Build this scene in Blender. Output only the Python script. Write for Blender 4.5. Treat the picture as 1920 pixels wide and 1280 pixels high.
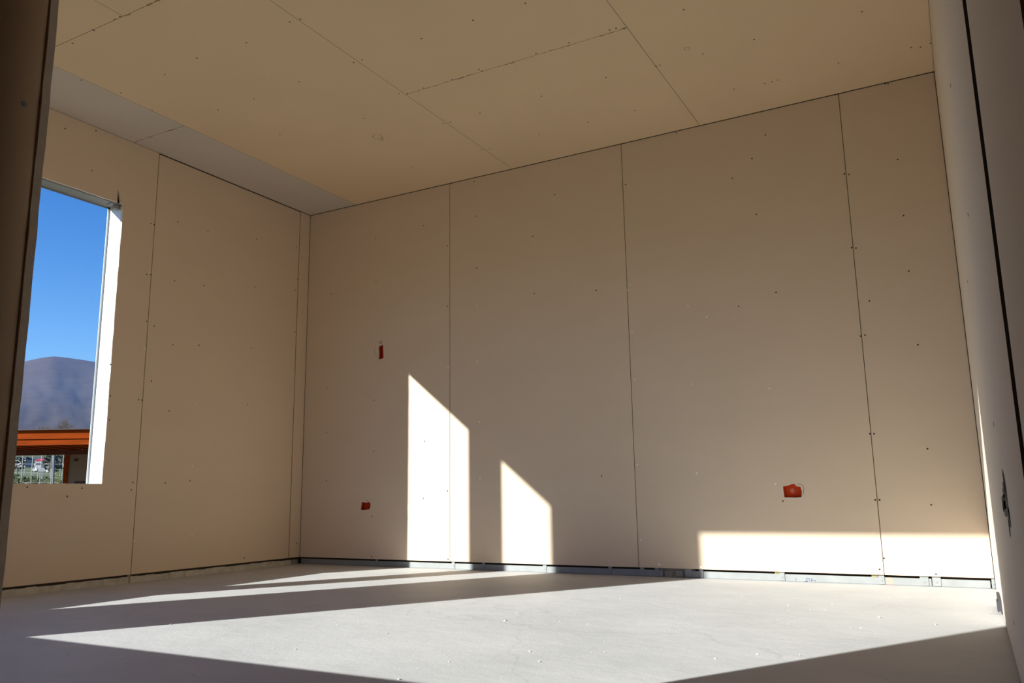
import bpy, bmesh, math, random
import numpy as np
from mathutils import Vector, Matrix, noise
random.seed(7)
for o in list(bpy.data.objects): bpy.data.objects.remove(o)
SC = bpy.context.scene
COL = SC.collection

# ------------------------------------------------------------------ camera
FPX, YAW, PITCH, ROLL = 1526.916, 0.50224, 0.18496, -0.0152
CAM = Vector((3.99299, -4.25338, 0.44002))
H, W = 2.45219, 4.05075
fwd = Vector((-math.sin(YAW)*math.cos(PITCH), math.cos(YAW)*math.cos(PITCH), math.sin(PITCH)))
rt0 = Vector((math.cos(YAW), math.sin(YAW), 0)); up0 = rt0.cross(fwd)
rt = math.cos(ROLL)*rt0 + math.sin(ROLL)*up0
up = -math.sin(ROLL)*rt0 + math.cos(ROLL)*up0
cd = bpy.data.cameras.new('camera'); co = bpy.data.objects.new('camera', cd); COL.objects.link(co)
cd.sensor_width = 36; cd.lens = FPX/1920*36; cd.clip_start = .02; cd.clip_end = 9000
M = Matrix((rt, up, -fwd)).transposed().to_4x4(); M.translation = CAM
co.matrix_world = M
SC.camera = co

# ------------------------------------------------------------------ light
SUN = Vector((0.60, 1.0, -0.507)).normalized()       # direction the sunlight travels
SUN_EL = math.asin(-SUN.z); SUN_AZ = math.atan2(-SUN.x, -SUN.y)   # azimuth clockwise from +y
world = bpy.data.worlds.new('world'); SC.world = world; world.use_nodes = True
wn = world.node_tree.nodes; wl = world.node_tree.links
sky = wn.new('ShaderNodeTexSky'); sky.sky_type = 'NISHITA'; sky.sun_disc = False
sky.sun_elevation = SUN_EL; sky.sun_rotation = SUN_AZ
sky.altitude = 600; sky.air_density = 1.0; sky.dust_density = .1; sky.ozone_density = 4.0
wn['Background'].inputs['Strength'].default_value = .19
hs = wn.new('ShaderNodeHueSaturation'); hs.inputs['Saturation'].default_value = 1.28; hs.inputs['Hue'].default_value = .512
wl.new(sky.outputs[0], hs.inputs['Color']); wl.new(hs.outputs[0], wn['Background'].inputs[0])
sl = bpy.data.lights.new('sun', 'SUN'); sl.energy = 10.2; sl.angle = math.radians(.53); sl.color = (.94, .96, .93)
so = bpy.data.objects.new('sun', sl); COL.objects.link(so)
so.rotation_euler = SUN.to_track_quat('-Z', 'Y').to_euler()
so.location = (-20, -30, 20)
vs = SC.view_settings
vs.view_transform = 'Standard'; vs.look = 'None'; vs.exposure = 0; vs.gamma = 1; vs.use_curve_mapping = False
SC.cycles.max_bounces = 16; SC.cycles.diffuse_bounces = 10

# ------------------------------------------------------------------ pixel -> point helpers
def ray(u, v): return fwd + rt*((u-960)/FPX) + up*((640-v)/FPX)
def hit(u, v, ax, val):
    d = ray(u, v); t = (val-CAM[ax])/d[ax]; return CAM + d*t
fh = Vector((fwd.x, fwd.y, 0)).normalized()
def at(u, v, depth):                     # point at a given horizontal depth from the camera
    d = ray(u, v); return CAM + d*(depth/d.dot(fh))

# ------------------------------------------------------------------ materials
def mat(name, col, rough=.8, metal=0, var=.0, vscale=6, bump=0, bscale=200, spec=.3, fine=.0, stretch=(1,1,1), detail=4):
    m = bpy.data.materials.new(name); m.use_nodes = True
    n = m.node_tree.nodes; l = m.node_tree.links; b = n['Principled BSDF']
    b.inputs['Base Color'].default_value = (*col, 1); b.inputs['Roughness'].default_value = rough
    b.inputs['Metallic'].default_value = metal; b.inputs['Specular IOR Level'].default_value = spec
    if var or bump or fine:
        tc = n.new('ShaderNodeTexCoord'); mp = n.new('ShaderNodeMapping'); mp.inputs['Scale'].default_value = stretch
        l.new(tc.outputs['Object'], mp.inputs[0])
    if var or fine:
        nz = n.new('ShaderNodeTexNoise'); nz.inputs['Scale'].default_value = vscale; nz.inputs['Detail'].default_value = detail
        l.new(mp.outputs[0], nz.inputs['Vector'])
        mx = n.new('ShaderNodeMix'); mx.data_type = 'RGBA'
        mx.inputs[6].default_value = (*[c*(1-var) for c in col], 1); mx.inputs[7].default_value = (*[min(1, c*(1+var)) for c in col], 1)
        l.new(nz.outputs['Fac'], mx.inputs[0]); out = mx.outputs[2]
        if fine:
            n2 = n.new('ShaderNodeTexNoise'); n2.inputs['Scale'].default_value = bscale; n2.inputs['Detail'].default_value = 3
            l.new(mp.outputs[0], n2.inputs['Vector'])
            m2 = n.new('ShaderNodeMix'); m2.data_type = 'RGBA'; m2.blend_type = 'MULTIPLY'; m2.inputs[0].default_value = 1
            rp = n.new('ShaderNodeMapRange'); rp.inputs[3].default_value = 1-fine; rp.inputs[4].default_value = 1+fine
            l.new(n2.outputs['Fac'], rp.inputs[0]); l.new(out, m2.inputs[6]); l.new(rp.outputs[0], m2.inputs[7]); out = m2.outputs[2]
        l.new(out, b.inputs['Base Color'])
    if bump:
        n3 = n.new('ShaderNodeTexNoise'); n3.inputs['Scale'].default_value = bscale; n3.inputs['Detail'].default_value = 4
        l.new(mp.outputs[0], n3.inputs['Vector'])
        bp = n.new('ShaderNodeBump'); bp.inputs['Strength'].default_value = bump; bp.inputs['Distance'].default_value = .002
        l.new(n3.outputs['Fac'], bp.inputs['Height']); l.new(bp.outputs[0], b.inputs['Normal'])
    return m
PAPER = mat('plasterboard_paper', (.665, .535, .395), .85, var=.045, vscale=2.2, bump=.12, bscale=260, fine=.03, stretch=(1,1,2.5))
PAPER_C = mat('ceiling_paper', (.715, .555, .355), .85, var=.05, vscale=2.0, bump=.10, bscale=260, fine=.03)
PAPER_G = mat('grey_board_paper', (.58, .52, .45), .85, var=.05, vscale=2.5, bump=.10, bscale=260, fine=.03)
PAPER_R = mat('pale_board_paper', (.70, .605, .49), .85, var=.04, vscale=2.5, bump=.12, bscale=260, fine=.03)
GYPSUM = mat('cut_gypsum', (.72, .66, .60), .95, var=.15, vscale=60, bump=.5, bscale=400)
EDGE = mat('board_edge_paper', (.42, .30, .15), .9, var=.1, vscale=30)
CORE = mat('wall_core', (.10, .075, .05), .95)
JOINT = mat('joint_backing', (.30, .22, .12), .95)
SHEATH = mat('exterior_sheathing', (.45, .42, .38), .9, var=.1)
GALV = mat('galvanised_steel', (.265, .275, .27), .55, metal=.1, var=.2, vscale=14, bump=.05, bscale=80, stretch=(1,1,1))
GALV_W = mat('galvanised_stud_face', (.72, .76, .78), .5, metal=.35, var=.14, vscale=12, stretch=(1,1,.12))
MORTAR = mat('mortar_stained_track', (.50, .47, .40), .85, var=.45, vscale=22, bump=.4, bscale=90)
DARKSCREW = mat('dark_screw', (.05, .04, .035), .5, metal=.5)
WHITESCREW = mat('bright_screw', (.92, .90, .86), .35)
REDPLASTIC = mat('orange_red_plastic', (.58, .06, .010), .6, var=.12, vscale=20, spec=.08)
REDPALE = mat('pale_red_plastic', (.62, .16, .10), .6)
INK = mat('blue_ink', (.06, .07, .16), .7); REDINK = mat('red_mark', (.75, .28, .22), .7); BLACK = mat('black_marker', (.02, .016, .014), .7)
PENCIL = mat('pencil', (.16, .12, .08), .8)
CONC = mat('rough_concrete', (.30, .26, .22), .95, var=.35, vscale=25, bump=.6, bscale=60)
YELLOW = mat('yellow_insulation', (.38, .32, .12), .95, var=.2, vscale=80)
CRUMB = mat('plaster_crumb', (.58, .56, .54), .9)
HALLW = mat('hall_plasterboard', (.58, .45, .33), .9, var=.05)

def floor_mat():
    m = bpy.data.materials.new('concrete_floor'); m.use_nodes = True
    n = m.node_tree.nodes; l = m.node_tree.links; b = n['Principled BSDF']
    b.inputs['Roughness'].default_value = .62; b.inputs['Specular IOR Level'].default_value = .3
    tc = n.new('ShaderNodeTexCoord')
    def nz(scale, detail, st=(1,1,1), rot=0):
        mp = n.new('ShaderNodeMapping'); mp.inputs['Scale'].default_value = st; mp.inputs['Rotation'].default_value = (0,0,rot)
        l.new(tc.outputs['Object'], mp.inputs[0]); t = n.new('ShaderNodeTexNoise')
        t.inputs['Scale'].default_value = scale; t.inputs['Detail'].default_value = detail; t.inputs['Roughness'].default_value = .6
        l.new(mp.outputs[0], t.inputs['Vector']); return t.outputs['Fac']
    a = nz(1.6, 6); c = nz(4, 6, (1, 1.7, 1), .4); f = nz(120, 3)
    cr = n.new('ShaderNodeValToRGB'); e = cr.color_ramp.elements
    e[0].position = .3; e[0].color = (.465, .47, .465, 1); e[1].position = .72; e[1].color = (.55, .55, .54, 1)
    ad = n.new('ShaderNodeMath'); ad.operation = 'ADD'; l.new(a, ad.inputs[0])
    mu = n.new('ShaderNodeMath'); mu.operation = 'MULTIPLY_ADD'; mu.inputs[1].default_value = .6; mu.inputs[2].default_value = -.3
    l.new(c, mu.inputs[0]); l.new(mu.outputs[0], ad.inputs[1]); l.new(ad.outputs[0], cr.inputs[0])
    # hairline cracks
    vo = n.new('ShaderNodeTexVoronoi'); vo.feature = 'DISTANCE_TO_EDGE'; vo.inputs['Scale'].default_value = .75
    wz = n.new('ShaderNodeTexNoise'); wz.inputs['Scale'].default_value = 2.5; wz.inputs['Detail'].default_value = 5
    vm = n.new('ShaderNodeVectorMath'); vm.operation = 'MULTIPLY_ADD'; vm.inputs[1].default_value = (.35,)*3
    l.new(tc.outputs['Object'], wz.inputs['Vector']); l.new(wz.outputs['Color'], vm.inputs[0]); l.new(tc.outputs['Object'], vm.inputs[2])
    l.new(vm.outputs[0], vo.inputs['Vector'])
    ck = n.new('ShaderNodeMapRange'); ck.inputs[1].default_value = 0; ck.inputs[2].default_value = .0035; ck.inputs[3].default_value = .86; ck.inputs[4].default_value = 1
    l.new(vo.outputs['Distance'], ck.inputs[0])
    mm = n.new('ShaderNodeMix'); mm.data_type = 'RGBA'; mm.blend_type = 'MULTIPLY'; mm.inputs[0].default_value = 1
    l.new(cr.outputs[0], mm.inputs[6]); l.new(ck.outputs[0], mm.inputs[7]); l.new(mm.outputs[2], b.inputs['Base Color'])
    # trowel ridges + grain
    g = nz(11, 7, (1, 1.4, 1), .9)
    b1 = n.new('ShaderNodeBump'); b1.inputs['Strength'].default_value = .35; b1.inputs['Distance'].default_value = .006; l.new(g, b1.inputs['Height'])
    b2 = n.new('ShaderNodeBump'); b2.inputs['Strength'].default_value = .22; b2.inputs['Distance'].default_value = .002; l.new(f, b2.inputs['Height'])
    l.new(b1.outputs[0], b2.inputs['Normal']); l.new(b2.outputs[0], b.inputs['Normal'])
    return m
FLOOR = floor_mat()

# ------------------------------------------------------------------ object helpers
def link(name, bm, mats, parent=None):
    me = bpy.data.meshes.new(name); bm.to_mesh(me); bm.free()
    for m in (mats if isinstance(mats, (list, tuple)) else [mats]): me.materials.append(m)
    o = bpy.data.objects.new(name, me); COL.objects.link(o)
    if parent: o.parent = parent; o.matrix_parent_inverse = parent.matrix_world.inverted()
    return o
def tag(o, label=None, cat=None, group=None, kind=None):
    if label: o['label'] = label
    if cat: o['category'] = cat
    if group: o['group'] = group
    if kind: o['kind'] = kind
    return o
def empty(name, loc=(0,0,0)):
    o = bpy.data.objects.new(name, None); COL.objects.link(o); o.location = loc; o.empty_display_size = .05
    o.matrix_world = Matrix.Translation(loc); return o
def bx(bm, x0, x1, y0, y1, z0, z1, mi=0, bev=0):
    vv = [bm.verts.new(p) for p in [(x0,y0,z0),(x1,y0,z0),(x1,y1,z0),(x0,y1,z0),(x0,y0,z1),(x1,y0,z1),(x1,y1,z1),(x0,y1,z1)]]
    ff = [bm.faces.new([vv[i] for i in f]) for f in [(3,2,1,0),(4,5,6,7),(0,1,5,4),(1,2,6,5),(2,3,7,6),(3,0,4,7)]]
    for f in ff: f.material_index = mi
    if bev:
        es = list({e for f in ff for e in f.edges}); bmesh.ops.bevel(bm, geom=es, offset=bev, segments=2, affect='EDGES', profile=.5)
    return vv
def obox(bm, c, ax, ay, az, hx, hy, hz, mi=0):       # oriented box
    P = lambda a, b, d: c + ax*(a*hx) + ay*(b*hy) + az*(d*hz)
    vv = [bm.verts.new(P(*q)) for q in [(-1,-1,-1),(1,-1,-1),(1,1,-1),(-1,1,-1),(-1,-1,1),(1,-1,1),(1,1,1),(-1,1,1)]]
    for f in [(3,2,1,0),(4,5,6,7),(0,1,5,4),(1,2,6,5),(2,3,7,6),(3,0,4,7)]:
        bm.faces.new([vv[i] for i in f]).material_index = mi
def tube(bm, pts, rads, seg=6, mi=0):
    rings = []
    for i, p in enumerate(pts):
        p = Vector(p); d = Vector(pts[min(i+1, len(pts)-1)]) - Vector(pts[max(i-1, 0)])
        d.normalize(); a = d.orthogonal().normalized(); b = d.cross(a)
        r = rads[i] if isinstance(rads, (list, tuple)) else rads
        rings.append([bm.verts.new(p + a*(r*math.cos(2*math.pi*k/seg)) + b*(r*math.sin(2*math.pi*k/seg))) for k in range(seg)])
    for A, B in zip(rings, rings[1:]):
        for k in range(seg): bm.faces.new([A[k], A[(k+1)%seg], B[(k+1)%seg], B[k]]).material_index = mi
    bm.faces.new(rings[0][::-1]); bm.faces.new(rings[-1])

# planar frames: (u, v, depth into the wall) -> world
FB = lambda u, v, d: Vector((u, d, v))               # back wall, y = 0
FL = lambda u, v, d: Vector((-d, u, v))              # left wall, x = 0
FR = lambda u, v, d: Vector((W+d, u, v))             # right wall
YF = -3.56
FF = lambda u, v, d: Vector((u, YF-d, v))            # front (near) wall
FC = lambda u, v, d: Vector((u, v, H+d))             # ceiling

def board(F, outline, holes=(), th=.0125, taper=None, parent=None, m=PAPER, name='plasterboard', base=0.0, cut=None):
    """plasterboard sheet: face paper, cut gypsum round the holes, brown paper edges; taper = (u0, u1) tapered long edges"""
    bm = bmesh.new()
    def fill(depth, outl):
        loops = [outl] + list(holes); es = []
        for lp in loops:
            vv = [bm.verts.new(F(u, v, depth)) for u, v in lp]
            es += [bm.edges.new((vv[i], vv[(i+1) % len(vv)])) for i in range(len(vv))]
        r = bmesh.ops.triangle_fill(bm, use_beauty=True, use_dissolve=False, edges=es)
        for f in r['geom']:
            if isinstance(f, bmesh.types.BMFace): f.material_index = 0
    if taper:
        u0, u1 = outline[0][0], outline[1][0]; v0, v1 = outline[0][1], outline[2][1]; t, d = .045, .0016
        inner = [(u0+t, v0), (u1-t, v0), (u1-t, v1), (u0+t, v1)]
        fill(base, inner)
        for a, b_, da, db in ((u0, u0+t, d, 0), (u1-t, u1, 0, d)):
            bm.faces.new([bm.verts.new(F(a, v0, base+da)), bm.verts.new(F(b_, v0, base+db)), bm.verts.new(F(b_, v1, base+db)), bm.verts.new(F(a, v1, base+da))])
        out = outline; fd = [d]*4
    else:
        fill(base, outline); out = outline; fd = [0]*len(outline)
    fill(base+th, outline)
    for i in range(len(out)):
        j = (i+1) % len(out); a, b_ = out[i], out[j]
        pts = [F(*a, base+fd[i]), F(*b_, base+fd[j]), F(*b_, base+th), F(*a, base+th)]
        f = bm.faces.new([bm.verts.new(p) for p in pts])
        f.material_index = 2 if taper is None and len(out) > 4 else 1
    for hl in holes:
        for i in range(len(hl)):
            j = (i+1) % len(hl)
            f = bm.faces.new([bm.verts.new(F(*hl[i], base)), bm.verts.new(F(*hl[j], base)), bm.verts.new(F(*hl[j], base+th)), bm.verts.new(F(*hl[i], base+th))]); f.material_index = 2
    bmesh.ops.remove_doubles(bm, verts=bm.verts, dist=1e-5)
    bmesh.ops.recalc_face_normals(bm, faces=bm.faces)
    return link(name, bm, [m, EDGE, cut or GYPSUM], parent)
def rect(u0, u1, v0, v1): return [(u0, v0), (u1, v0), (u1, v1), (u0, v1)]
def rough(a, b, n, j):
    """points from a to b (b left out) with ragged jitter across the line"""
    d = Vector((b[0]-a[0], b[1]-a[1])); p = Vector((-d.y, d.x)).normalized(); out = []
    for i in range(n):
        k = 0 if i == 0 else random.uniform(-j, j)
        q = Vector(a) + d*(i/n) + p*k; out.append((q.x, q.y))
    return out
def ribbon(bm, pts, nrm, w, mi=0):
    """flat pen stroke through 3D points on a surface with normal nrm"""
    nrm = Vector(nrm); L, R_ = [], []
    for i, p in enumerate(pts):
        d = (Vector(pts[min(i+1, len(pts)-1)])-Vector(pts[max(i-1, 0)])).normalized(); s = d.cross(nrm).normalized()*(w/2)
        L.append(bm.verts.new(Vector(p)+s)); R_.append(bm.verts.new(Vector(p)-s))
    for i in range(len(pts)-1): bm.faces.new([L[i], L[i+1], R_[i+1], R_[i]]).material_index = mi
def screws(name, parent, pts, nrm, mats=(DARKSCREW, WHITESCREW)):
    """pts: (point, bright, radius): countersunk drywall screw heads, one joined part"""
    bm = bmesh.new(); nrm = Vector(nrm); a = nrm.orthogonal().normalized(); b = nrm.cross(a)
    for p, w, r in pts:
        ring = [bm.verts.new(p + nrm*.0003 + (a*math.cos(t)+b*math.sin(t))*r) for t in [k*math.pi/4 for k in range(8)]]
        rin = [bm.verts.new(p + nrm*(.0011) + (a*math.cos(t)+b*math.sin(t))*r*.6) for t in [k*math.pi/4 for k in range(8)]]
        c = bm.verts.new(p + nrm*(.0002 if not w else .0016))
        for k in range(8):
            f = bm.faces.new([ring[k], ring[(k+1)%8], rin[(k+1)%8], rin[k]]); f.material_index = w
            f = bm.faces.new([rin[k], rin[(k+1)%8], c]); f.material_index = w
    o = link(name, bm, list(mats), parent); o['kind'] = 'stuff'; return o

# ================================================================== SETTING
ZB = .0455                                            # board bottoms stand this far off the floor
HY0 = -6.2                                            # hall behind the camera
# floor slab
bm = bmesh.new(); bx(bm, -.13, 4.95, YF-.116, .16, -.55, 0); bx(bm, 2.5, 5.05, HY0-.1, YF-.1161, -.55, 0)
floor = tag(link('floor', bm, FLOOR), 'pale grey trowelled concrete floor with bands of sunlight', 'floor', kind='structure')

# ---- back wall
bm = bmesh.new(); bx(bm, -.115, W+.115, .045, .15, 0, H+.05)
wall_back = tag(link('wall_back', bm, CORE), 'long wall of beige plasterboard sheets with three electrical box cut-outs', 'wall', kind='structure')
XJ = [0, 1.2071, 2.4071, 3.6071, W]
def pxpoly(pts, ox, oy, s, F='B'):
    out = []
    for a, b in pts:
        p = hit(ox+a/s, oy+b/s, 1, 0); out.append((p.x, p.z))
    return out
hole1 = pxpoly([(440,450),(540,390),(655,370),(670,600),(680,960),(600,985),(500,1010),(445,990),(455,700)], 690, 630, 23.28)
hole2 = pxpoly([(460,460),(680,460),(740,485),(800,460),(930,455),(990,520),(980,760),(910,850),(600,880),(420,870),(440,700)], 660, 925, 28.44)
hole3 = pxpoly([(575,530),(690,500),(710,485),(770,488),(800,525),(862,530),(885,610),(878,700),(790,707),(600,702),(585,600)], 1400, 850, 8.535)
HOLES = {0: [hole1, hole2], 2: [hole3]}
for i in range(4):
    board(FB, rect(XJ[i]+(.0016 if i else .002), XJ[i+1]-(.0016 if i < 3 else .003), ZB, H-.004), HOLES.get(i, ()), taper=True, parent=wall_back)
for x_ in XJ[1:4]:
    bm = bmesh.new(); bx(bm, x_-.02, x_+.02, .0126, .0445, ZB+.01, H-.01); link('stud', bm, JOINT, wall_back)
# steel floor track, in three lengths
def track(x0, x1, m=GALV):
    bm = bmesh.new(); bx(bm, x0, x1, .0135, .0150, .001, .034); bx(bm, x0, x1, .0135, .044, .0005, .0015)
    return link('floor_track', bm, m, wall_back)
xg0, xg1, xs = hit(1242, 1085, 1, 0).x, hit(1283, 1085, 1, 0).x, hit(1746.5, 1085, 1, 0).x
track(.004, xg0); track(xg1, xs-.0015); track(xs+.0015, W-.02)
bm = bmesh.new(); bx(bm, xg0-.05, xg1+.05, .025, .044, .0, .046); bx(bm, xg0+.005, xg0+.05, .018, .03, .0, .03, bev=.004); bx(bm, xg0+.065, xg1-.01, .017, .03, .0, .036, bev=.005)
link('concrete_plug', bm, CONC, wall_back)
# stud feet bridging the dark slot
for px, wpx in [(704,9),(848,9),(905,9),(1020,10),(1143,9),(1203,11),(1231,9),(1290,16),(1314,10),(1466,11),(1652,12),(1732,17),(1755,17),(1861,6)]:
    c = hit(px, 1080, 1, 0).x; hw = wpx*.00225/2*(1 if px < 1300 else .92)
    bm = bmesh.new(); bx(bm, c-hw, c+hw, .0105, .0135, .002, ZB+.006); bx(bm, c-.003, c+.003, .0085, .0105, .016, .022, bev=.001)
    link('stud_foot', bm, GALV, wall_back)
for px in (1458, 1640):
    c = hit(px, 1080, 1, 0).x; bm = bmesh.new()
    for k in range(5): bx(bm, c-.014+k*.005, c-.008+k*.005, .012, .03, .036+random.uniform(-.002,.001), ZB+random.uniform(-.002,.002))
    link('insulation_tuft', bm, YELLOW, wall_back)
# writing on the track
def tr(pts, ox, oy, s):
    out = []
    for a, b in pts:
        p = hit(ox+a/s, oy+b/s, 1, .0131); out.append(Vector((p.x, .0131, max(.003, p.z))))
    return out
bm = bmesh.new()
for st in ([(915,480),(880,462),(800,462),(752,480),(748,520),(800,550),(842,580),(820,605),(760,612),(690,606)],
           [(905,480),(903,515),(925,540),(1010,545),(1100,540),(1165,545),(1175,580),(1160,612)], [(1012,425),(1008,520),(1005,612)]):
    ribbon(bm, tr(st, 1480, 1065, 24), (0,-1,0), .0022)
ribbon(bm, tr([(300,425),(292,540),(290,640)], 1480, 1065, 24), (0,-1,0), .0018)
link('ink_writing', bm, INK, wall_back)
bm = bmesh.new(); a = hit(1667, 1085, 1, 0).x; bx(bm, a-.012, a+.010, .0128, .0135, .003, .033); bx(bm, a+.010, a+.016, .0129, .0135, .006, .029)
link('red_mark', bm, REDINK, wall_back)
# pencil outlines round the cut-outs and light scuffs
bm = bmesh.new()
def pb(pts, ox, oy, s): return [Vector((hit(ox+a/s, oy+b/s, 1, 0).x, -.0004, hit(ox+a/s, oy+b/s, 1, 0).z)) for a, b in pts]
ribbon(bm, pb([(810,488),(860,485),(895,510),(915,555),(910,610),(895,670)], 1400, 850, 8.535), (0,-1,0), .0022)
ribbon(bm, pb([(355,435),(310,510),(285,590),(285,690),(310,780),(400,830)], 690, 630, 23.28), (0,-1,0), .0020)
ribbon(bm, pb([(480,260),(560,235),(620,260),(590,300),(490,335)], 690, 630, 23.28), (0,-1,0), .004)
ribbon(bm, pb([(750,350),(820,370),(905,385)], 660, 925, 28.44), (0,-1,0), .0030)
link('pencil_outline', bm, PENCIL, wall_back)
for hl, w_ in ((hole1, .0028), (hole2, .003), (hole3, .0034)):       # torn paper rim of each cut-out
    bm = bmesh.new(); cu = sum(p[0] for p in hl)/len(hl); cv = sum(p[1] for p in hl)/len(hl); i_, o_ = [], []
    for u, v in hl:
        d = Vector((u-cu, v-cv)).normalized()*w_*random.uniform(.35, 1.3)
        i_.append(bm.verts.new((u, -.0006, v))); o_.append(bm.verts.new((u+d.x, -.0002, v+d.y)))
    for k in range(len(hl)): bm.faces.new([i_[k], o_[k], o_[(k+1) % len(hl)], i_[(k+1) % len(hl)]])
    bmesh.ops.recalc_face_normals(bm, faces=bm.faces); link('torn_rim', bm, GYPSUM, wall_back)
dk = [(794,423),(704,447),(705,528),(839,461),(839,574),(621,551),(889,340),(996,308),(1040,365),(893,405),(999,443),(894,502),(1002,550),(1118,544),(1173,346),(1194,263),(1268,249),(1435,253),(1410,297),(1373,334),(1418,402),(1385,574),(1455,548),(1583,326),(1592,327),(1597,464),(1605,465),(1468,939),(1614,630),(1622,628),(1631,813),(1639,813),(1641,937),(1649,937),(1683,299),(1694,404),(1704,508),(1630,564),(1807,585),(1660,157),(1665,157),(1721,646),(1739,841),(1746,946),(1823,688),(1657,1046),(1649,1067),(1755,1076),(796,827),(794,934),(839,920),(840,1048),(701,846),(701,750),(698,968),(697,1043),(612,811),(613,726),(612,901),(1128,892)]
wt = [(840,689),(768,699),(894,573),(895,678),(899,791),(900,896),(1177,544),(1181,534),(1290,574),(1325,594),(1185,623),(1190,711),(1297,720),(1443,728),(1195,871),(1306,887),(1454,907),(1201,1011),(1236,1058),(1314,1063),(1461,1069)]
screws('screw_heads', wall_back, [(hit(u,v,1,0), 0, .0042) for u,v in dk] + [(hit(u,v,1,0), 1, .0045 if v<1050 else .006) for u,v in wt], (0,-1,0))

# ---- left wall with the window
YN, YM2, YM1, YFAR = -3.35, -2.627, -2.44, -1.49      # openings: [YN, YM2] and [YM1, YFAR]
ZS, ZH = .524, 2.07
YJ1, YJ2 = -1.2807, -.1002
bm = bmesh.new()
for y0, y1, z0, z1 in [(YF-.12, YN-.006, 0, H+.05), (YM2+.006, YM1-.006, ZS-.01, ZH+.01), (YFAR+.006, .15, 0, H+.05), (YN-.006, YFAR+.006, 0, ZS-.006), (YN-.006, YFAR+.006, ZH+.006, H+.05)]:
    bx(bm, -.115, -.03, y0, y1, z0, z1)
wall_left = tag(link('wall_left', bm, [CORE]), 'beige plasterboard wall pierced by a raw window opening', 'wall', kind='structure')
board(FL, rect(YJ2+.002, -.0005, ZB, H-.004), parent=wall_left)
board(FL, rect(YJ1+.003, YJ2-.002, ZB, H-.006), taper=True, parent=wall_left)
slit = [(hit(227,377,0,0).y, ZH), (hit(224,362,0,0).y, hit(224,362,0,0).z), (hit(220.5,354,0,0).y, hit(220.5,354,0,0).z), (hit(220.5,365,0,0).y, hit(220.5,365,0,0).z), (hit(220.5,375,0,0).y, ZH)]
YB = -2.535
outl = [(YB, ZB), (YJ1-.002, ZB), (YJ1-.002, H-.0012), (YB, H-.0012)]
outl += [(YB, ZH)] + [(y_, z_) for y_, z_ in rough((YM1-.02, ZH), (slit[-1][0], ZH), 22, .0022)] + slit[::-1] + \
        rough((YFAR, ZH), (YFAR, ZS), 26, .0018) + rough((YFAR, ZS), (YM1-.02, ZS), 22, .0016) + [(YB, ZS)]
# drop the strip that fills the pier (pier board is separate)
board(FL, outl, parent=wall_left)
board(FL, [(YF, ZB), (YB-.003, ZB), (YB-.003, ZS), (YN, ZS), (YN, ZH), (YB-.003, ZH), (YB-.003, H-.004), (YF, H-.004)], parent=wall_left)
board(FL, rect(YM2, YM1, ZS+.002, ZH-.002), parent=wall_left)
for y0, y1 in [(YF+.02, YJ1-.006), (YJ1+.006, YJ2+.03)]:
    bm = bmesh.new(); n = int((y1-y0)/.05)
    for k in range(n):                                 # lumpy mortar-smeared track
        a, b = y0+(y1-y0)*k/n, y0+(y1-y0)*(k+1)/n
        bx(bm, -.020, -.008+random.uniform(-.0015,.0015), a, b, .0, .032+random.uniform(-.002,.003))
    link('floor_track', bm, MORTAR, wall_left)
bm = bmesh.new(); bx(bm, -.016, -.009, YJ1-.012, YJ1+.008, .0, ZB+.004); link('stud_foot', bm, CONC, wall_left)
bm = bmesh.new(); bx(bm, -.016, -.010, YJ2, -.004, .0, .03); link('floor_track', bm, GALV, wall_left)
bm = bmesh.new(); y_ = YJ1
for z0, z1 in [(.05, H-.01)]: bx(bm, -.0295, -.0126, YJ1-.02, YJ1+.02, z0, z1); bx(bm, -.0295, -.0126, YJ2-.02, YJ2+.02, z0, z1)
link('stud', bm, JOINT, wall_left)
dkl = [(283,419),(289,421),(333,416),(390,433),(481,448),(275,514),(282,515),(327,526),(382,535),(478,538),(275,602),(289,611),(324,646),(373,647),(471,653),(556,463),(558,523),(553,544),(567,585),(553,622),(284,714),(317,770),(464,758),(356,901),(310,905),(126,930),(126,931),(51,913),(154,915),(249,904),(246,918),(260,749),(266,750),(207,742),(458,1046),(172,320),(180,245),(122,241),(566,484),(556,1018),(207,683),(205,787)]
wtl = [(366,758),(361,874),(360,1002),(252,1014),(271,654)]
screws('screw_heads', wall_left, [(hit(u,v,0,0), 0, .0042) for u,v in dkl]+[(hit(u,v,0,0), 1, .0038) for u,v in wtl], (1,0,0))
bm = bmesh.new()
for u, v, l_ in [(112,1025,.02),(125,1019,.02),(140,1024,.01)]:
    p = hit(u, v, 0, -.0); ribbon(bm, [p+Vector((.0005,-l_/2,-.002)), p+Vector((.0005,0,.001)), p+Vector((.0005,l_/2,.004))], (1,0,0), .007)
link('plaster_splash', bm, CRUMB, wall_left)

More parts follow.
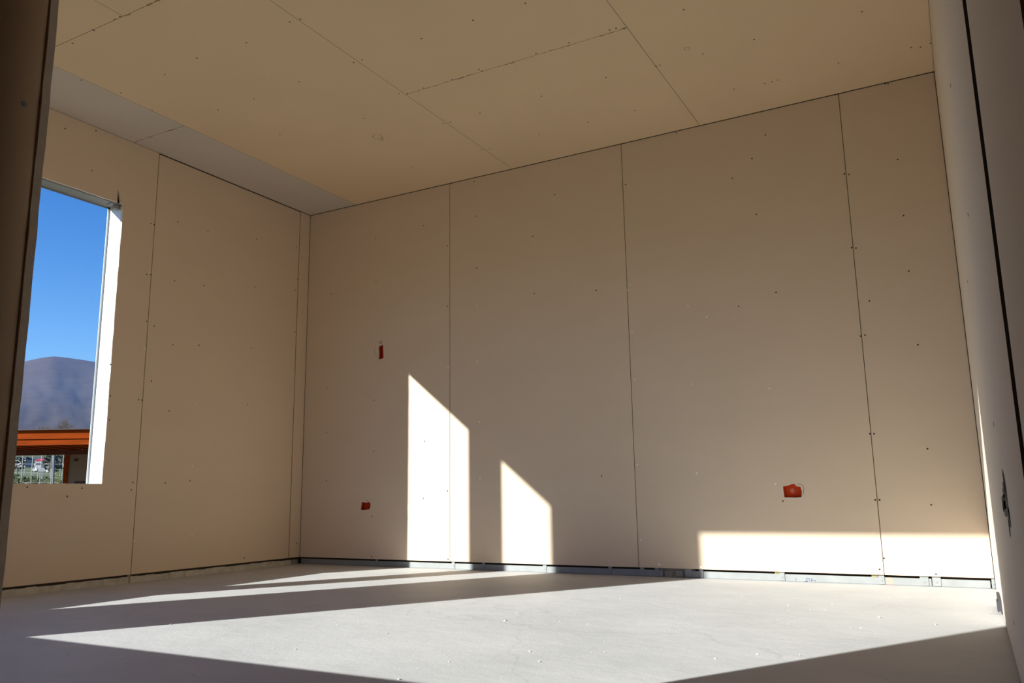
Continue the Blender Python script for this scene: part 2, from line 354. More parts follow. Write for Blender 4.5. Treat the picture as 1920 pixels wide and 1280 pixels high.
# window: raw opening framed in galvanised steel
window_1 = tag(empty('window_1', (-.05, (YN+YFAR)/2, ZS)), 'unglazed window opening framed in bare galvanised steel with sunlit jamb', 'window', kind='structure')
def framed(parent, y0, y1):
    xa, xb = -.117, -.0130
    bm = bmesh.new(); bx(bm, xa, xb, y0, y1, ZH, ZH+.0035); bx(bm, xb-.0015, xb, y0, y1, ZH-.006, ZH); bx(bm, xa, xa+.0015, y0, y1, ZH-.010, ZH)
    link('header_channel', bm, GALV, parent)
    for yy, s in ((y0, 1), (y1, -1)):
        bm = bmesh.new(); a, b = sorted((yy, yy-s*.004)); bx(bm, xa, xb, a, b, ZS-.002, ZH)
        c, d = sorted((yy, yy+s*.012)); bx(bm, xa-.0, xa+.0015, c, d, ZS, ZH)
        bx(bm, xa+.028, xa+.030, *sorted((yy, yy+s*.0015)), ZS, ZH)
        link('jamb_stud', bm, GALV_W, parent)
    bm = bmesh.new(); bx(bm, xa, xb, y0, y1, ZS-.004, ZS-.0005)
    n = 24
    for k in range(n):
        a = y0+(y1-y0)*k/n; bx(bm, -.0125, -.001, a, a+(y1-y0)/n, ZS-.006, ZS+random.uniform(-.001, .0025))
    link('sill', bm, GYPSUM, parent)
framed(window_1, YM1, YFAR); framed(window_1, YN, YM2)
bm = bmesh.new(); bx(bm, -.08, -.022, YFAR-.05, YFAR-.004, ZH-.004, ZH-.0005); bx(bm, -.05, -.022, YFAR-.03, YFAR-.004, ZH-.028, ZH-.004, bev=.004)
link('corner_bracket', bm, GALV, window_1)

# ---- front wall (the one the camera looks through), window opening and doorway
WX0, WX1 = .548, 2.61; FZS, FZH = .508, 2.084; DX0, DX1 = 2.79, W+.007; FT = .115
bm = bmesh.new()
for x0, x1, z0, z1 in [(-.115, WX0, 0, H+.05), (WX0, WX1, 0, FZS), (WX0, WX1, FZH, H+.05), (WX1, DX0-.016, 0, H+.05), (DX0-.016, DX1, 2.12, H+.05), (DX1+.02, 4.95, 0, H+.05)]:
    bx(bm, x0, x1, YF-.100, YF-.0130, z0, z1)
wall_front = tag(link('wall_front', bm, CORE), 'plasterboard wall with a doorway and a wide window opening', 'wall', kind='structure')
board(FF, [(0, ZB), (WX1+.12, ZB), (WX1+.12, H-.004), (0, H-.004)], [[(WX0, FZS), (WX1, FZS), (WX1, FZH), (WX0, FZH)]], parent=wall_front)
# board beside the doorway: ragged cut edge at the jamb
eo = [(WX1+.124, ZB)] + rough((DX0-.0005, ZB), (DX0-.0005, 2.12), 60, .0012) + [(DX0-.0005, 2.12), (DX0, H-.004), (WX1+.124, H-.004)]
board(FF, eo, parent=wall_front)
board(FF, rect(DX0+.002, W, 2.12, H-.004), parent=wall_front)
# jamb lining board with a rounded paper edge, facing the doorway
bm = bmesh.new(); prof = [(DX0-.0135, YF-.0132)]
for k in range(9):
    t = k/8*math.pi/2; prof.append((DX0-.0055+.0055*math.sin(t), YF-.0132-.022*(1-math.cos(t))))
prof += [(DX0, YF-.108), (DX0-.0135, YF-.108)]
lo = [bm.verts.new((x, y, .002)) for x, y in prof]; hi = [bm.verts.new((x, y, 2.118)) for x, y in prof]
for i in range(len(prof)):
    j = (i+1) % len(prof); f = bm.faces.new([lo[i], lo[j], hi[j], hi[i]]); f.smooth = 0 < i < 10
bm.faces.new(lo[::-1]); bm.faces.new(hi); bmesh.ops.recalc_face_normals(bm, faces=bm.faces)
link('jamb_lining', bm, HALLW, wall_front)
p = hit(45, 195, 0, DX0); screws('screw_head', wall_front, [(p, 0, .0048)], (1,0,0), (GALV, GALV))
for x0, x1 in ((2.62, DX0-.0137), (DX1+.02, 4.95)):       # hall-side boards
    bm = bmesh.new(); bx(bm, x0, x1, YF-.1125, YF-.1002, .02, H-.004); link('plasterboard', bm, HALLW, wall_front)
bm = bmesh.new(); bx(bm, DX0-.0137, DX1+.02, YF-.1125, YF-.1002, 2.12, H-.004); link('plasterboard', bm, HALLW, wall_front)
bm = bmesh.new(); bx(bm, -.115, 2.62, YF-.115, YF-.1002, 0, FZS); bx(bm, -.115, 2.62, YF-.115, YF-.1002, FZH, H+.05); bx(bm, -.115, WX0, YF-.115, YF-.1002, FZS, FZH); bx(bm, WX1, 2.62, YF-.115, YF-.1002, FZS, FZH)
link('sheathing', bm, SHEATH, wall_front)
window_2 = tag(empty('window_2', ((WX0+WX1)/2, YF-.05, FZS)), 'wide unglazed window opening in the doorway wall', 'window', kind='structure')
bm = bmesh.new(); bx(bm, WX0, WX1, YF-.115, YF-.001, FZS-.003, FZS); link('sill', bm, GALV, window_2)
bm = bmesh.new(); bx(bm, WX0, WX1, YF-.115, YF-.001, FZH, FZH+.003); link('header_channel', bm, GALV, window_2)
for x_ in (WX0, WX1):
    bm = bmesh.new(); bx(bm, *((x_-.003, x_) if x_ == WX0 else (x_, x_+.003)), YF-.115, YF-.001, FZS, FZH); link('jamb_stud', bm, GALV_W, window_2)

# ---- right wall
YC = -3.10; YE = YF-.105
bm = bmesh.new(); bx(bm, W+.045, W+.13, YE, .15, 0, H+.05)
wall_right = tag(link('wall_right', bm, CORE), 'pale plasterboard wall seen edge on, with a black pen scrawl', 'wall', kind='structure')
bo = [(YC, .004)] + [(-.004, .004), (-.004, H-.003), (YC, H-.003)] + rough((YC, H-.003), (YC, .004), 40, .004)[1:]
board(FR, bo, parent=wall_right, m=PAPER_R, cut=CORE)  # cut edges in dark core colour: shade on the hall-facing end painted in
board(FR, rect(YE, YC-.006, .004, H-.003), base=.0038, parent=wall_right, m=PAPER_R)
bm = bmesh.new(); bx(bm, W+.0172, W+.044, YC-.08, YC-.005, .01, H-.01); link('stud', bm, CORE, wall_right)
def rw(pts, ox, oy, s): return [Vector((W-.0005, hit(ox+a/s, oy+b/s, 0, W).y, hit(ox+a/s, oy+b/s, 0, W).z)) for a, b in pts]
bm = bmesh.new()
for st, w in ([(300,130),(322,180),(345,260),(360,350),(370,450),(380,560),(390,660),(397,760),(406,860),(414,960),(422,1060),(430,1150)], .03), \
             ([(318,200),(322,235),(335,270)], .035), ([(310,380),(340,388),(360,430),(345,460)], .03), ([(308,482),(325,500)], .03), \
             ([(352,588),(312,600),(292,635),(312,668)], .028), ([(322,705),(345,732),(380,715)], .03), ([(412,870),(435,890),(428,920)], .035), ([(410,1040),(430,1080),(424,1110)], .035):
    ribbon(bm, rw(st, 1850, 880, 9.846), (-1,0,0), w)
link('pen_scrawl', bm, BLACK, wall_right)
screws('screw_heads', wall_right, [(hit(u,v,0,W)+Vector((-.0002,0,0)), 0, .006) for u,v in [(1816,402),(1815,528),(1864,795),(1902,1167),(1783,160)]], (-1,0,0))
bm = bmesh.new(); bx(bm, W-.010, W-.0005, -.84, -.60, .012, .052); bx(bm, W-.015, W-.010, -.84, -.76, .010, .045)
link('track_clip', bm, mat('grey_clip', (.045,.04,.05), .6), wall_right)

# ---- ceiling
bm = bmesh.new(); bx(bm, -.115, 4.95, YF-.115, .15, H+.05, H+.32); bx(bm, 2.5, 5.05, HY0-.1, YF-.1151, H+.05, H+.32)
ceiling = tag(link('ceiling', bm, CORE), 'flat ceiling of tan plasterboard sheets with a greyer strip along the window wall', 'ceiling', kind='structure')
C0, C1, C2 = .425, 1.6775, 2.8789; g = .0011
YX = -1.1265; YX2 = -2.29
def cboard(x0, x1, y0, y1, m=PAPER_C):
    n = lambda L: max(3, int(abs(L)/.05))
    o_ = [(x0+g, y0+g), (x1-g, y0+g), (x1-g, y1-g), (x0+g, y1-g)]
    board(FC, o_, parent=ceiling, m=m)
cboard(0, C0, -1.455, .0, PAPER_G); cboard(0, C0, -3.5, -1.455, PAPER_G)
cboard(C0, C1, YX2, 0); cboard(C0, 1.06, YF, YX2); cboard(1.06, C1, YF, YX2)
cboard(C1, C2, YX, 0); cboard(C1, C2, YF, YX)
cboard(C2, W, -2.4, 0); cboard(C2, W, YF, -2.4)
bm = bmesh.new()                                        # frayed ends along the cut joints
def cj(x0, x1, y, n):
    for k in range(n):
        x = random.uniform(x0, x1); l_ = random.uniform(.006, .03); p = Vector((x, y+random.uniform(-.004,.004), H-.0004))
        ribbon(bm, [p, p+Vector((l_/2, random.uniform(-.003,.003), 0)), p+Vector((l_, random.uniform(-.003,.003), 0))], (0,0,-1), random.uniform(.0018,.004))
cj(C1, C2, YX, 26); cj(C0, C1, YX2, 26); cj(0, C0, -1.455, 14)
def pc(pts, ox, oy, s): return [Vector((hit(ox+a/s, oy+b/s, 2, H).x, hit(ox+a/s, oy+b/s, 2, H).y, H-.0005)) for a, b in pts]
ribbon(bm, pc([(150,325),(158,316),(180,314),(190,322),(178,333),(156,335),(150,325)], 1240, 0, 3.556), (0,0,-1), .0022)
link('frayed_paper', bm, mat('frayed_paper_brown', (.16,.10,.06), .9), ceiling)
bm = bmesh.new()
for st in ([(560,480),(600,560),(640,410),(760,395),(830,420)], [(640,600),(760,610),(860,600),(1000,690),(1050,720)], [(1070,400),(1110,520),(1100,740)], [(1200,500),(1195,620),(1210,780)], [(1470,600),(1480,640)]):
    ribbon(bm, pc(st, 680, 240, 32), (0,0,-1), .0045)
link('pencil_scribble', bm, mat('faint_pencil', (.36,.28,.19), .9), ceiling)
dkc = [(985,6),(887,38),(790,72),(663,117),(679,112),(748,175),(764,175),(683,222),(900,212),(1015,180),(1136,145),(831,231),(844,229),(903,281),(919,279),(1190,207),(1102,229),(1011,252),(773,313),(1230,124),(1237,122),(794,165),(848,149),(898,130),(904,133),(1005,100),(1067,80),(1143,56),(1155,53),(309,140),(462,80),(561,153),(369,109),(476,185),(409,206),(525,252),(543,41),(563,36),(227,174),(152,150),(285,206),(128,218),(180,245),(1282,18),(1414,74),(1318,101),(1572,118),(1616,22),(1376,167),(1434,156),(1447,153),(1458,150),(1708,89),(1726,88),(1745,81),(136,81),(225,31),(277,9),(176,57),(345,306)]
screws('screw_heads', ceiling, [(hit(u,v,2,H), 0, .0045) for u,v in dkc], (0,0,-1))

# ---- outer skin, roof edge and hall that the camera stands in
bm = bmesh.new()
for y0, y1, z0, z1 in [(YF-.12, YN-.005, -.5, H+.05), (YM2+.005, YM1-.005, ZS, ZH), (YFAR+.005, .16, -.5, H+.05), (YN-.005, YFAR+.005, -.5, ZS-.005), (YN-.005, YFAR+.005, ZH+.004, H+.05)]:
    bx(bm, -.1175, -.1152, y0, y1, z0, z1)
link('sheathing', bm, SHEATH, wall_left)
bm = bmesh.new(); bx(bm, 2.50, 2.62, HY0, YF-.116, 0, H+.05); bx(bm, 4.95, 5.05, HY0, YF-.1, 0, H+.05); bx(bm, 2.5, 5.05, HY0-.1, HY0, 0, H+.05)
tag(link('wall_hall', bm, HALLW), 'dim plasterboard walls of the hall outside the doorway', 'wall', kind='structure')

# ================================================================== THINGS INDOORS
def jbox(hole, dep, label, knock=False):
    us = [p[0] for p in hole]; vs_ = [p[1] for p in hole]
    u0, u1, v0, v1 = min(us)-.004, max(us)+.004, min(vs_)-.004, max(vs_)+.004; t = .0016; y0, y1 = .0128, dep
    e = empty('junction_box', ((u0+u1)/2, .0128, v0)); tag(e, label, 'junction box', 'red electrical boxes in the long wall')
    bm = bmesh.new()
    bx(bm, u0, u0+t, y0, y1, v0, v1); bx(bm, u1-t, u1, y0, y1, v0, v1); bx(bm, u0+t, u1-t, y0, y1, v0, v0+t); bx(bm, u0+t, u1-t, y0, y1, v1-t, v1)
    link('box_sides', bm, REDPLASTIC, e)
    bm = bmesh.new(); bx(bm, u0, u1, y1, y1+t, v0, v1); link('back_plate', bm, REDPLASTIC, e)
    if knock:
        for cx, r, m in ((.33, .012, REDPALE),):
            bm = bmesh.new(); bmesh.ops.create_cone(bm, cap_ends=True, segments=20, radius1=r, radius2=r*.94, depth=.003)
            bmesh.ops.transform(bm, matrix=Matrix.Translation((u0+(u1-u0)*cx+.012, y1-.0014, (v0+v1)/2)) @ Matrix.Rotation(math.pi/2, 4, 'X'), verts=bm.verts)
            link('knockout', bm, m, e)
    for k in range(2):
        bm = bmesh.new(); bx(bm, *((u0+t, u0+.008) if k == 0 else (u1-.008, u1-t)), y0+.002, y0+.012, (v0+v1)/2-.005, (v0+v1)/2+.005, bev=.001); link('screw_lug', bm, REDPLASTIC, e)
    return e
jbox(hole1, .043, 'tall narrow red electrical box, higher of two in the corner sheet')
jbox(hole2, .043, 'small red electrical box near the floor in the corner sheet')
jbox(hole3, .030, 'wide orange-red electrical box with round knockout above the sunlit strip', knock=True)

bm = bmesh.new()                                         # crumbs of plaster strewn on the floor
crumbs = [(947,1164,.010),(320,1171,.008),(673,1164,.005),(637,1151,.005),(817,1136,.005),(884,1158,.007),(649,1152,.004),(726,1188,.005),(1163,1122,.006),(1408,1131,.006),(1478,1135,.006),(1478,1145,.004),(1478,1170,.004),(1341,1235,.007),(1102,1170,.005),(1330,1132,.004),(1420,1226,.006),(1500,1228,.007),(1649,1158,.010),(1755,1171,.009),(1597,1177,.006),(1546,1144,.006),(1560,1134,.006),(1667,1120,.005),(994,1221,.006),(1134,1222,.005),(842,1241,.006),(1012,1240,.007),(748,1274,.009),(554,1217,.006),(503,1186,.004),(1080,1094,.004),(133,1099,.010),(740,1062,.006),(1785,1117,.005),(1858,1146,.004),(1614,1177,.005),(1790,1155,.005),(76,1201,.006),(127,1227,.006),(240,1244,.006),(282,1244,.006),(364,1265,.006)]
for _ in range(90): crumbs.append((random.uniform(60,1850), random.uniform(1110,1279), random.uniform(.0010,.0022)))
crumbs = [(u, v, r*.62 if r > .003 else r) for u, v, r in crumbs]
for u, v, r in crumbs:
    p = hit(u, v, 2, 0)
    if not (0.02 < p.x < W-.03 and YF+.05 < p.y < -.02): continue
    mtx = Matrix.Translation(p+Vector((0,0,r*.28))) @ Matrix.Rotation(random.uniform(0,6), 4, 'Z') @ Matrix.Diagonal((random.uniform(.6,1.3), random.uniform(.5,1), random.uniform(.35,.6), 1))
    q = bmesh.ops.create_icosphere(bm, subdivisions=1, radius=r, matrix=mtx)
    for v_ in q['verts']: v_.co += Vector((random.uniform(-1,1), random.uniform(-1,1), random.uniform(-.3,.3)))*r*.25
tag(link('plaster_crumbs', bm, CRUMB), 'white crumbs of plaster scattered over the concrete floor', 'debris', kind='stuff')

# ================================================================== OUTDOORS
GRASS = mat('rough_grass', (.10, .12, .04), .95, var=.5, vscale=.35, bump=0, detail=8)
SOIL = mat('dry_soil', (.23, .20, .13), .95, var=.35, vscale=.25, detail=8)
def tanprof(D):
    xs = [0, 8, 14, 22, 36, 45, 60, 100, 175, 265, 345, 600, 1000]; zs = [-.5, -.55, -.8, -.8, .3, .95, 1.62, 2.9, 5.1, 8.1, 12.2, 27, 50]
    return float(np.interp(D, xs, zs))
def ground_z(x, y):
    d = Vector((x-CAM.x, y-CAM.y)); D = d.length
    return tanprof(D) if D > 12 else -.5 + (tanprof(D)+.5)*max(0, (D-8)/4)
bm = bmesh.new(); rings = []
Ds = [4, 9, 12, 14, 17, 20, 24, 30, 36, 45, 60, 80, 100, 140, 175, 240, 300, 450, 600, 800, 1000]
NA = 96
for D in Ds:
    rings.append([bm.verts.new((CAM.x+D*math.cos(a), CAM.y+D*math.sin(a), ground_z(CAM.x+D*math.cos(a), CAM.y+D*math.sin(a)) + (noise.noise((D*math.cos(a)*.05, D*math.sin(a)*.05, 3))*D*.0015 if D > 40 else 0))) for a in [2*math.pi*k/NA for k in range(NA)]])
for A, B in zip(rings, rings[1:]):
    for k in range(NA):
        f = bm.faces.new([A[k], B[k], B[(k+1)%NA], A[(k+1)%NA]]); f.smooth = True
        f.material_index = 1 if (A[k].co-Vector((CAM.x,CAM.y,0))).length < 40 else 0
bm.faces.new(rings[0]).material_index = 1
bmesh.ops.recalc_face_normals(bm, faces=bm.faces)
tag(link('ground', bm, [GRASS, SOIL]), 'rough grassy ground sloping up beyond the window', 'ground', kind='structure')

# mountain
HILL = mat('scrub_covered_slope', (.062, .046, .034), .95, var=.5, vscale=.02, detail=10)
bm = bmesh.new(); NAZ, ND = 420, 70; grid = []
for i in range(NAZ+1):
    az = math.radians(104 + 88*i/NAZ); dz = math.degrees(az)-148.45; row = []
    dd = 7*(1-math.exp(-abs(dz)/7))
    ridge = .1538 - (.0088*(dd/1.6)**1.5 if dz > 0 else .0046*(dd/2.3)**1.5)
    ridge = max(.10, ridge) + .006*noise.noise((math.degrees(az)*.35, 1, 0))*min(1, max(0, abs(dz)-2.5)/4)
    for j in range(ND+1):
        t = j/ND; D = 950 + 1900*t
        s = t**1.15 if t < .82 else .82**1.15 + (1-.82**1.15)*math.sin((t-.82)/.18*math.pi/2)
        tn = .048 + (ridge-.048)*s
        x, y = CAM.x+D*math.cos(az), CAM.y+D*math.sin(az)
        gul = noise.fractal((math.degrees(az)*.55 + .8*math.sin(t*3), t*2.2, 5), 1.0, 2.0, 6)*.0042*math.sin(math.pi*min(1, t*1.02))
        row.append(bm.verts.new((x, y, CAM.z + D*(tn+gul))))
    grid.append(row)
for i in range(NAZ):
    for j in range(ND): bm.faces.new([grid[i][j], grid[i+1][j], grid[i+1][j+1], grid[i][j+1]]).smooth = True
bmesh.ops.recalc_face_normals(bm, faces=bm.faces)
tag(link('mountain', bm, HILL), 'hazy blue-grey mountain with a rounded summit beyond the window', 'mountain', kind='structure')
# haze between the fields and the mountain
hz = bpy.data.materials.new('valley_haze'); hz.use_nodes = True; n = hz.node_tree.nodes; n.remove(n['Principled BSDF'])
vsn = n.new('ShaderNodeVolumeScatter'); vsn.inputs['Color'].default_value = (.22, .42, 1, 1); vsn.inputs['Density'].default_value = .00013; vsn.inputs['Anisotropy'].default_value = 0
hz.node_tree.links.new(vsn.outputs[0], n['Material Output'].inputs['Volume'])
bm = bmesh.new(); ri = []
for D, z0, z1 in ((620, 20, 420), (2300, 20, 420)):
    for z in (z0, z1): ri.append([bm.verts.new((CAM.x+D*math.cos(math.radians(a)), CAM.y+D*math.sin(math.radians(a)), z)) for a in range(110, 187, 4)])
n_ = len(ri[0])
for A, B in ((0,1),(1,3),(3,2),(2,0)):
    for k in range(n_-1): bm.faces.new([ri[A][k], ri[A][k+1], ri[B][k+1], ri[B][k]])
for k in (0, n_-1): bm.faces.new([ri[0][k], ri[1][k], ri[3][k], ri[2][k]])
bmesh.ops.recalc_face_normals(bm, faces=bm.faces)
tag(link('haze', bm, hz), 'thin blue haze hanging over the valley', 'haze', kind='stuff')

# ---- terrace building seen through the window
WOOD = mat('orange_stained_wood', (.23, .036, .003), .85, var=.4, vscale=3, stretch=(.6,.6,6), fine=.08, spec=.05)
WOODD = mat('dark_stained_wood', (.09, .018, .003), .65, var=.3, vscale=4)
TIN = mat('grey_roof_sheet', (.07, .055, .045), .8)
TWALL = mat('terrace_wall', (.22, .155, .11), .9, var=.05)
rh = Vector((rt0.x, rt0.y, 0)).normalized(); Z = Vector((0,0,1))
def pbox(bm, u0, u1, v0, v1, depth, thick, mi=0, ext=0):
    um, vm = (u0+u1)/2, (v0+v1)/2; a = at(u0, vm, depth); b = at(u1, vm, depth); c = at(um, vm, depth) + fh*(thick/2) - rh*(ext/2)
    obox(bm, c, rh, fh, Z, abs((b-a).dot(rh))/2+ext/2+(.4 if ext else 0), thick/2, abs(at(um, v0, depth).z-at(um, v1, depth).z)/2, mi)
DF, DR = 13.6, 16.4                                       # fascia and rear beam depth
tb = at(100, 905, DR); tgz = ground_z(tb.x, tb.y)
terrace = tag(empty('terrace_building', (tb.x, tb.y, tgz)), 'orange-stained timber terrace with overhanging roof across the yard', 'building')
bm = bmesh.new(); pbox(bm, 30, 170, 806, 822.5, DF, .05, ext=3.2); link('fascia_board', bm, WOOD, terrace)
bm = bmesh.new(); pbox(bm, 30, 170, 823.5, 834, DF+.02, .06, ext=3.2); link('eave_beam', bm, WOOD, terrace)
bm = bmesh.new()
a0 = at(100, 805, DF-.06)-rh*4.4; a1 = at(100, 805, DF-.06)+rh*1.4; zt = (a0.z+a1.z)/2+.015
back = fh*4.4; vsq = [a0, a1, a1+back, a0+back]
lo = [bm.verts.new(Vector((p.x, p.y, zt + (-.02 if i < 2 else .0)))) for i, p in enumerate(vsq)]; hi = [bm.verts.new(v.co+Z*.018) for v in lo]
for f in [(0,1,2,3)]: bm.faces.new([lo[i] for i in f][::-1]); bm.faces.new([hi[i] for i in f])
for i in range(4): bm.faces.new([lo[i], lo[(i+1)%4], hi[(i+1)%4], hi[i]])
link('roof_sheet', bm, TIN, terrace)
zr_top = at(80, 835, DF).z
for k, px in enumerate([-30-33*q for q in range(8, -1, -1)] + [6, 30, 62, 96, 130.5, 166, 200]):
    bm = bmesh.new(); a = at(px, 840, DR); zb_ = at(100, 844, DR).z
    c = Vector((a.x, a.y, (zb_+zt-.03)/2)) - fh*((DR-DF)/2-.25) ; obox(bm, c, rh, fh, Z, .045, (DR-DF)/2+.13, (zt-.03-zb_)/2); link('rafter', bm, WOOD, terrace)
bm = bmesh.new(); pbox(bm, 30, 170, 843.5, 852.5, DR, .10, ext=3.2); link('rear_beam', bm, WOODD, terrace)
bm = bmesh.new(); c = at(100, 835, DR+.02); a = c-rh*4.2; b = c+rh*1.2; c = (a+b)/2; obox(bm, Vector((c.x,c.y,(zt-.03+at(100,839,DR).z)/2)), rh, fh, Z, (b-a).length/2, .03, (zt-.03-at(100,839,DR).z)/2); link('soffit_board', bm, WOODD, terrace)
def pst(u0, u1, name, m, thick, depth=DR, v0=852):
    a = at(u0, v0, depth); b = at(u1, v0, depth); c = (a+b)/2; bm = bmesh.new()
    obox(bm, Vector((c.x,c.y,(a.z+tgz)/2))+fh*thick/2, rh, fh, Z, (b-a).length/2, thick/2, (a.z-tgz)/2); return link(name, bm, m, terrace)
pst(121.5, 129, 'post', WOOD, .10); pst(-20, -12, 'post', WOOD, .10); pst(-165, -157, 'post', WOOD, .10); pst(-285, -277, 'post', WOOD, .10)
pst(129.2, 215, 'side_wall', TWALL, .12, DR+.03, 844)
bm = bmesh.new(); pbox(bm, 138.5, 144, 860, 864.5, DR+.0, .03); link('wall_box', bm, mat('dark_box', (.06,.035,.02), .7), terrace)
e_ = at(157, 907, DR-.5)
bm = bmesh.new(); c = Vector((e_.x, e_.y, (at(157,902,DR-.5).z+tgz)/2)); hh = (at(157,902,DR-.5).z-tgz)/2
obox(bm, c+Z*(hh-.02), rh, fh, Z, .12, .12, .02)
for sx in (-1,1):
    for sy in (-1,1): obox(bm, c+rh*(.10*sx)+fh*(.10*sy)-Z*.02, rh, fh, Z, .012, .012, hh-.02)
tag(link('stool', bm, mat('dark_plum_paint', (.03,.018,.02), .6)), 'dark stool standing against the terrace side wall', 'stool')

# ---- fence, houses, vehicles and plants up the slope
def gpt(u, v, depth):
    p = at(u, v, depth); p.z = ground_z(p.x, p.y); return p
POST = mat('concrete_post', (.36, .36, .34), .9, var=.1); WIRE = mat('fence_wire', (.35,.35,.34), .6, metal=.5); POLE = mat('grey_pole', (.16,.17,.17), .8)
def fence(name, label, depth, pxs, vtop, rpost, lean, cat='fence'):
    e = empty(name, gpt(pxs[0], 880, depth)); tag(e, label, cat); tops = []
    for i, px in enumerate(pxs):
        b = gpt(px, 880, depth); t = at(px+lean, vtop, depth); bm = bmesh.new(); tube(bm, [b-Z*.1, t], rpost, 6); link('post', bm, POST, e); tops.append((b, t))
    for f_ in (.15, .4, .65, .9):
        bm = bmesh.new(); tube(bm, [b.lerp(t, f_) for b, t in tops], .006, 4); link('wire', bm, WIRE, e)
    return e
fence('wire_fence', 'tall pale fence posts strung with wire just beyond the terrace', 42, [-120, -95, -72, -52, -33, -14, 6, 24, 42, 60.5, 77, 98, 118, 136], 846, .022, 2.0)
fence('field_fence', 'low wire fence with short pale posts across the grass field', 70, [-60, -45, -30, -14, 1, 16, 31, 46, 63, 72, 80, 96, 113, 130], 878, .03, .5)
e = gpt(101.5, 890, 38); bm = bmesh.new(); t_ = at(102.3, 846, 38); tube(bm, [e-Z*.1, e.lerp(t_, .5), t_], [.045, .045, .045], 8); tube(bm, [t_, t_+Z*.04], [.06, .05], 8)
tag(link('gate_post', bm, POLE), 'thick dark grey gate post beyond the terrace', 'post')
BODYW = mat('white_car_paint', (.55, .56, .55), .3); GLASS = mat('dark_car_glass', (.03,.04,.05), .1); TYRE = mat('tyre', (.02,.02,.02), .8)
def car(u, v, depth, kind, label, yaw):
    p = gpt(u, v, depth); e = empty('van' if kind == 'van' else 'car', p); tag(e, label, kind)
    ax = Vector((math.cos(yaw), math.sin(yaw), 0)); ay = Vector((-ax.y, ax.x, 0))
    prof = [(-2.1,.35),(2.1,.35),(2.15,.85),(1.55,1.05),(1.05,1.95),(-2.05,2.0),(-2.12,1.2)] if kind == 'van' else [(-2.1,.32),(2.1,.32),(2.15,.78),(1.15,.95),(.55,1.42),(-1.2,1.45),(-1.8,.98),(-2.15,.9)]
    bm = bmesh.new(); wd = .85
    A = [bm.verts.new(p+ax*x+Z*z+ay*wd) for x, z in prof]; B = [bm.verts.new(p+ax*x+Z*z-ay*wd) for x, z in prof]
    bm.faces.new(A); bm.faces.new(B[::-1])
    for i in range(len(prof)): bm.faces.new([A[i], B[i], B[(i+1)%len(prof)], A[(i+1)%len(prof)]])
    bmesh.ops.recalc_face_normals(bm, faces=bm.faces); bmesh.ops.bevel(bm, geom=bm.edges[:], offset=.05, segments=1, affect='EDGES'); link('body', bm, BODYW, e)
    bm = bmesh.new(); zc = 1.45 if kind == 'van' else 1.17
    for s in (-1, 1): obox(bm, p+ax*(-.3 if kind == 'car' else .2)+Z*zc+ay*(s*(wd+.005)), ax, ay, Z, .75, .012, .17)
    obox(bm, p+ax*(1.25 if kind == 'van' else .88)+Z*(zc+.02), (ax*.45-Z*.9).normalized(), ay, (ax*.9+Z*.45).normalized(), .3, .72, .06); link('windows', bm, GLASS, e)
    for x in (-1.3, 1.3):
        for s in (-1, 1):
            bm = bmesh.new(); c = p+ax*x+Z*.32+ay*(s*.8); tube(bm, [c-ay*.1, c+ay*.1], .32, 12); link('wheel', bm, TYRE, e)
    return e
car(95, 884, 225, 'van', 'white van parked up the slope behind the gate post', 2.75)
car(81.5, 882, 228, 'van', 'white van with its back to the low red-roofed house', 2.4)
car(70, 880, 240, 'car', 'small white car low in the grass, apart from the vans', 2.9)
HW = mat('grey_house_wall', (.34,.31,.31), .9, var=.08); RF = mat('dark_house_roof', (.07,.07,.075), .8); RFR = mat('red_house_roof', (.55,.03,.06), .7); HW2 = mat('salmon_house_wall', (.55,.32,.24), .9); FR_ = mat('white_window_frame', (.6,.6,.58), .6)
def house(u0, u1, veave, vridge, depth, mw, mr, label, hip=.5):
    b = gpt((u0+u1)/2, 880, depth); p = at((u0+u1)/2, veave, depth); zt_ = p.z; ridge = at((u0+u1)/2, vridge, depth).z
    hw = (at(u1, veave, depth)-at(u0, veave, depth)).length/2; hd = 3.0
    e = empty('house', b); tag(e, label, 'house'); bm = bmesh.new()
    obox(bm, Vector((b.x,b.y,(b.z-.4+zt_)/2))+fh*hd, rh, fh, Z, hw*.92, hd*.9, (zt_-b.z+.4)/2); link('walls', bm, mw, e)
    c = Vector((b.x,b.y,0))+fh*hd; bm = bmesh.new()
    q = [bm.verts.new(c+rh*(sx*hw)+fh*(sy*hd)+Z*zt_) for sx, sy in ((-1,-1),(1,-1),(1,1),(-1,1))]
    r1, r2 = bm.verts.new(c-rh*hw*(1-hip)+Z*ridge), bm.verts.new(c+rh*hw*(1-hip)+Z*ridge)
    for f in ([q[0],q[1],r2,r1],[q[2],q[3],r1,r2],[q[1],q[2],r2],[q[3],q[0],r1],[q[3],q[2],q[1],q[0]]): bm.faces.new(f)
    link('roof', bm, mr, e)
    for k in (-.55, .0, .55):
        w_ = Vector((b.x,b.y,(b.z+zt_)/2+.3))+fh*(hd*.1-.02)+rh*(k*hw); bm = bmesh.new(); obox(bm, w_, rh, fh, Z, .5, .03, .45); f_ = link('window', bm, FR_, e)
        bm = bmesh.new(); obox(bm, w_-fh*.03, rh, fh, Z, .42, .01, .37); link('pane', bm, GLASS, f_)
    return e
house(14, 47, 861, 855, 300, HW, RF, 'grey house with dark roof behind the first tall fence posts')
house(48, 80, 862, 855.5, 330, HW, RF, 'grey house with dark hipped roof next to the red roof')
house(64, 77.5, 863.5, 859, 284, HW, RFR, 'low house with a bright red roof', .2)
house(80, 93, 865, 860, 262, HW2, RF, 'salmon-walled house behind the white van', .3)
house(103, 121, 864, 857, 305, HW, RF, 'grey house half hidden by trees beside the terrace post', .3)
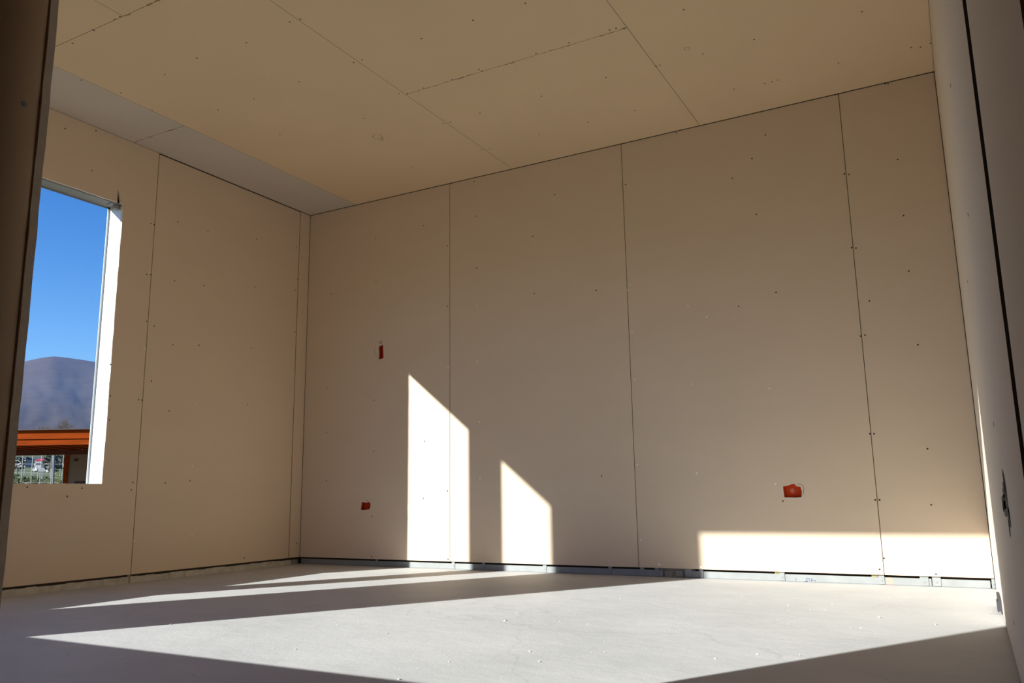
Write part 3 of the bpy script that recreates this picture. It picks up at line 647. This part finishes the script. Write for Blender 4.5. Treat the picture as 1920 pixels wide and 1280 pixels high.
LEAF = [mat('olive_leaf', (.07,.085,.025), .9, var=.4, vscale=5), mat('yellow_green_leaf', (.17,.19,.05), .9, var=.4, vscale=5), mat('dark_tree_leaf', (.045,.06,.05), .9, var=.4, vscale=3)]
BARK = mat('bark', (.12,.085,.06), .9)
def bush(name, u, depth, r, h, m, label, n=140, group=None, lift=0, cat='bush'):
    p = gpt(u, 880, depth); e = empty(name, p); tag(e, label, cat, group)
    bm = bmesh.new()
    for k in range(n):
        d = Vector((random.gauss(0,1), random.gauss(0,1), random.gauss(0,1))).normalized()*random.uniform(.55,1)**.5
        c = p + Vector((d.x*r, d.y*r, lift + h*.5 + d.z*h*.5)); s = r*random.uniform(.10,.2)
        a = Vector((random.uniform(-1,1),random.uniform(-1,1),random.uniform(-1,1))).normalized(); b = a.orthogonal().normalized()
        bm.faces.new([bm.verts.new(c+a*s), bm.verts.new(c+b*s*.6), bm.verts.new(c-a*s), bm.verts.new(c-b*s*.6)])
    link('foliage', bm, m, e)
    bm = bmesh.new()
    for k in range(4):
        a = random.uniform(0,6.28); tube(bm, [p-Z*.05, p+Vector((math.cos(a)*r*.3, math.sin(a)*r*.3, lift+h*.45))], [.02+r*.03, .01+r*.01], 5)
    link('stems', bm, BARK, e)
for u, dep, r, h, k, lb in [(u_, d_, r_*.62, h_*(.62 if k_ == 0 else .9), k_, l_) for u_, d_, r_, h_, k_, l_ in [(28,40,.5,1.0,0,'olive bush at the foot of the tall fence, left of the bare ground'),(36,44,.6,1.05,0,'wide olive bush behind the tall fence posts'),(50,52,.5,.5,0,'low scrubby olive bush in the field'),(66,48,.55,.75,0,'scrubby olive bush between fence posts'),(88,46,.4,.8,0,'small olive bush beside the gate post'),(115,40,.35,1.15,1,'yellow-green shrub beside the orange terrace post'),(110,44,.4,.95,1,'yellow-green shrub behind the gate post')]]:
    bush('bush', u, dep, r, h, LEAF[k], lb)
for u, dep, r, h, lb in [(107,130,1.8,4.2,'dark leafy tree behind the gate post'),(117,135,1.7,4.6,'dark leafy tree beside the terrace post'),(33,190,1.6,3.2,'dark tree in front of the grey house'),(90,190,1.3,2.6,'dark small tree by the salmon house')]:
    bush('tree', u, dep, r, h, LEAF[2], lb, 260, lift=.8, cat='tree')
# bare tree above the terrace roof
def bare_tree():
    D_ = 105; b = gpt(103, 800, D_); top = at(103, 784, D_); hgt = top.z-b.z
    e = empty('bare_tree', b); tag(e, 'leafless brown tree showing above the terrace roof', 'tree')
    tw = bmesh.new(); tk = bmesh.new(); tube(tk, [b-Z*.2, b+Z*hgt*.3, b+Z*hgt*.55], [.16,.13,.09], 7)
    def grow(p, d, L, r, lv):
        q = p + d*L; tube(tw, [p, (p+q)/2+Vector((random.uniform(-1,1),random.uniform(-1,1),0))*L*.06, q], [r, r*.85, r*.65], 4)
        if lv == 0: return
        for k in range(4 if lv > 1 else 3):
            nd = (d + Vector((random.uniform(-1,1), random.uniform(-1,1), random.uniform(-.25,.7)))*.75).normalized(); grow(p.lerp(q, random.uniform(.5,1)), nd, L*.68, r*.6, lv-1)
    for k in range(6):
        a = k*1.05+random.random()*.5; grow(b+Z*hgt*random.uniform(.35,.55), Vector((math.cos(a)*.55, math.sin(a)*.55, .8)).normalized(), hgt*.22, .06, 4)
    link('trunk', tk, BARK, e); link('branches', tw, BARK, e)
bare_tree()
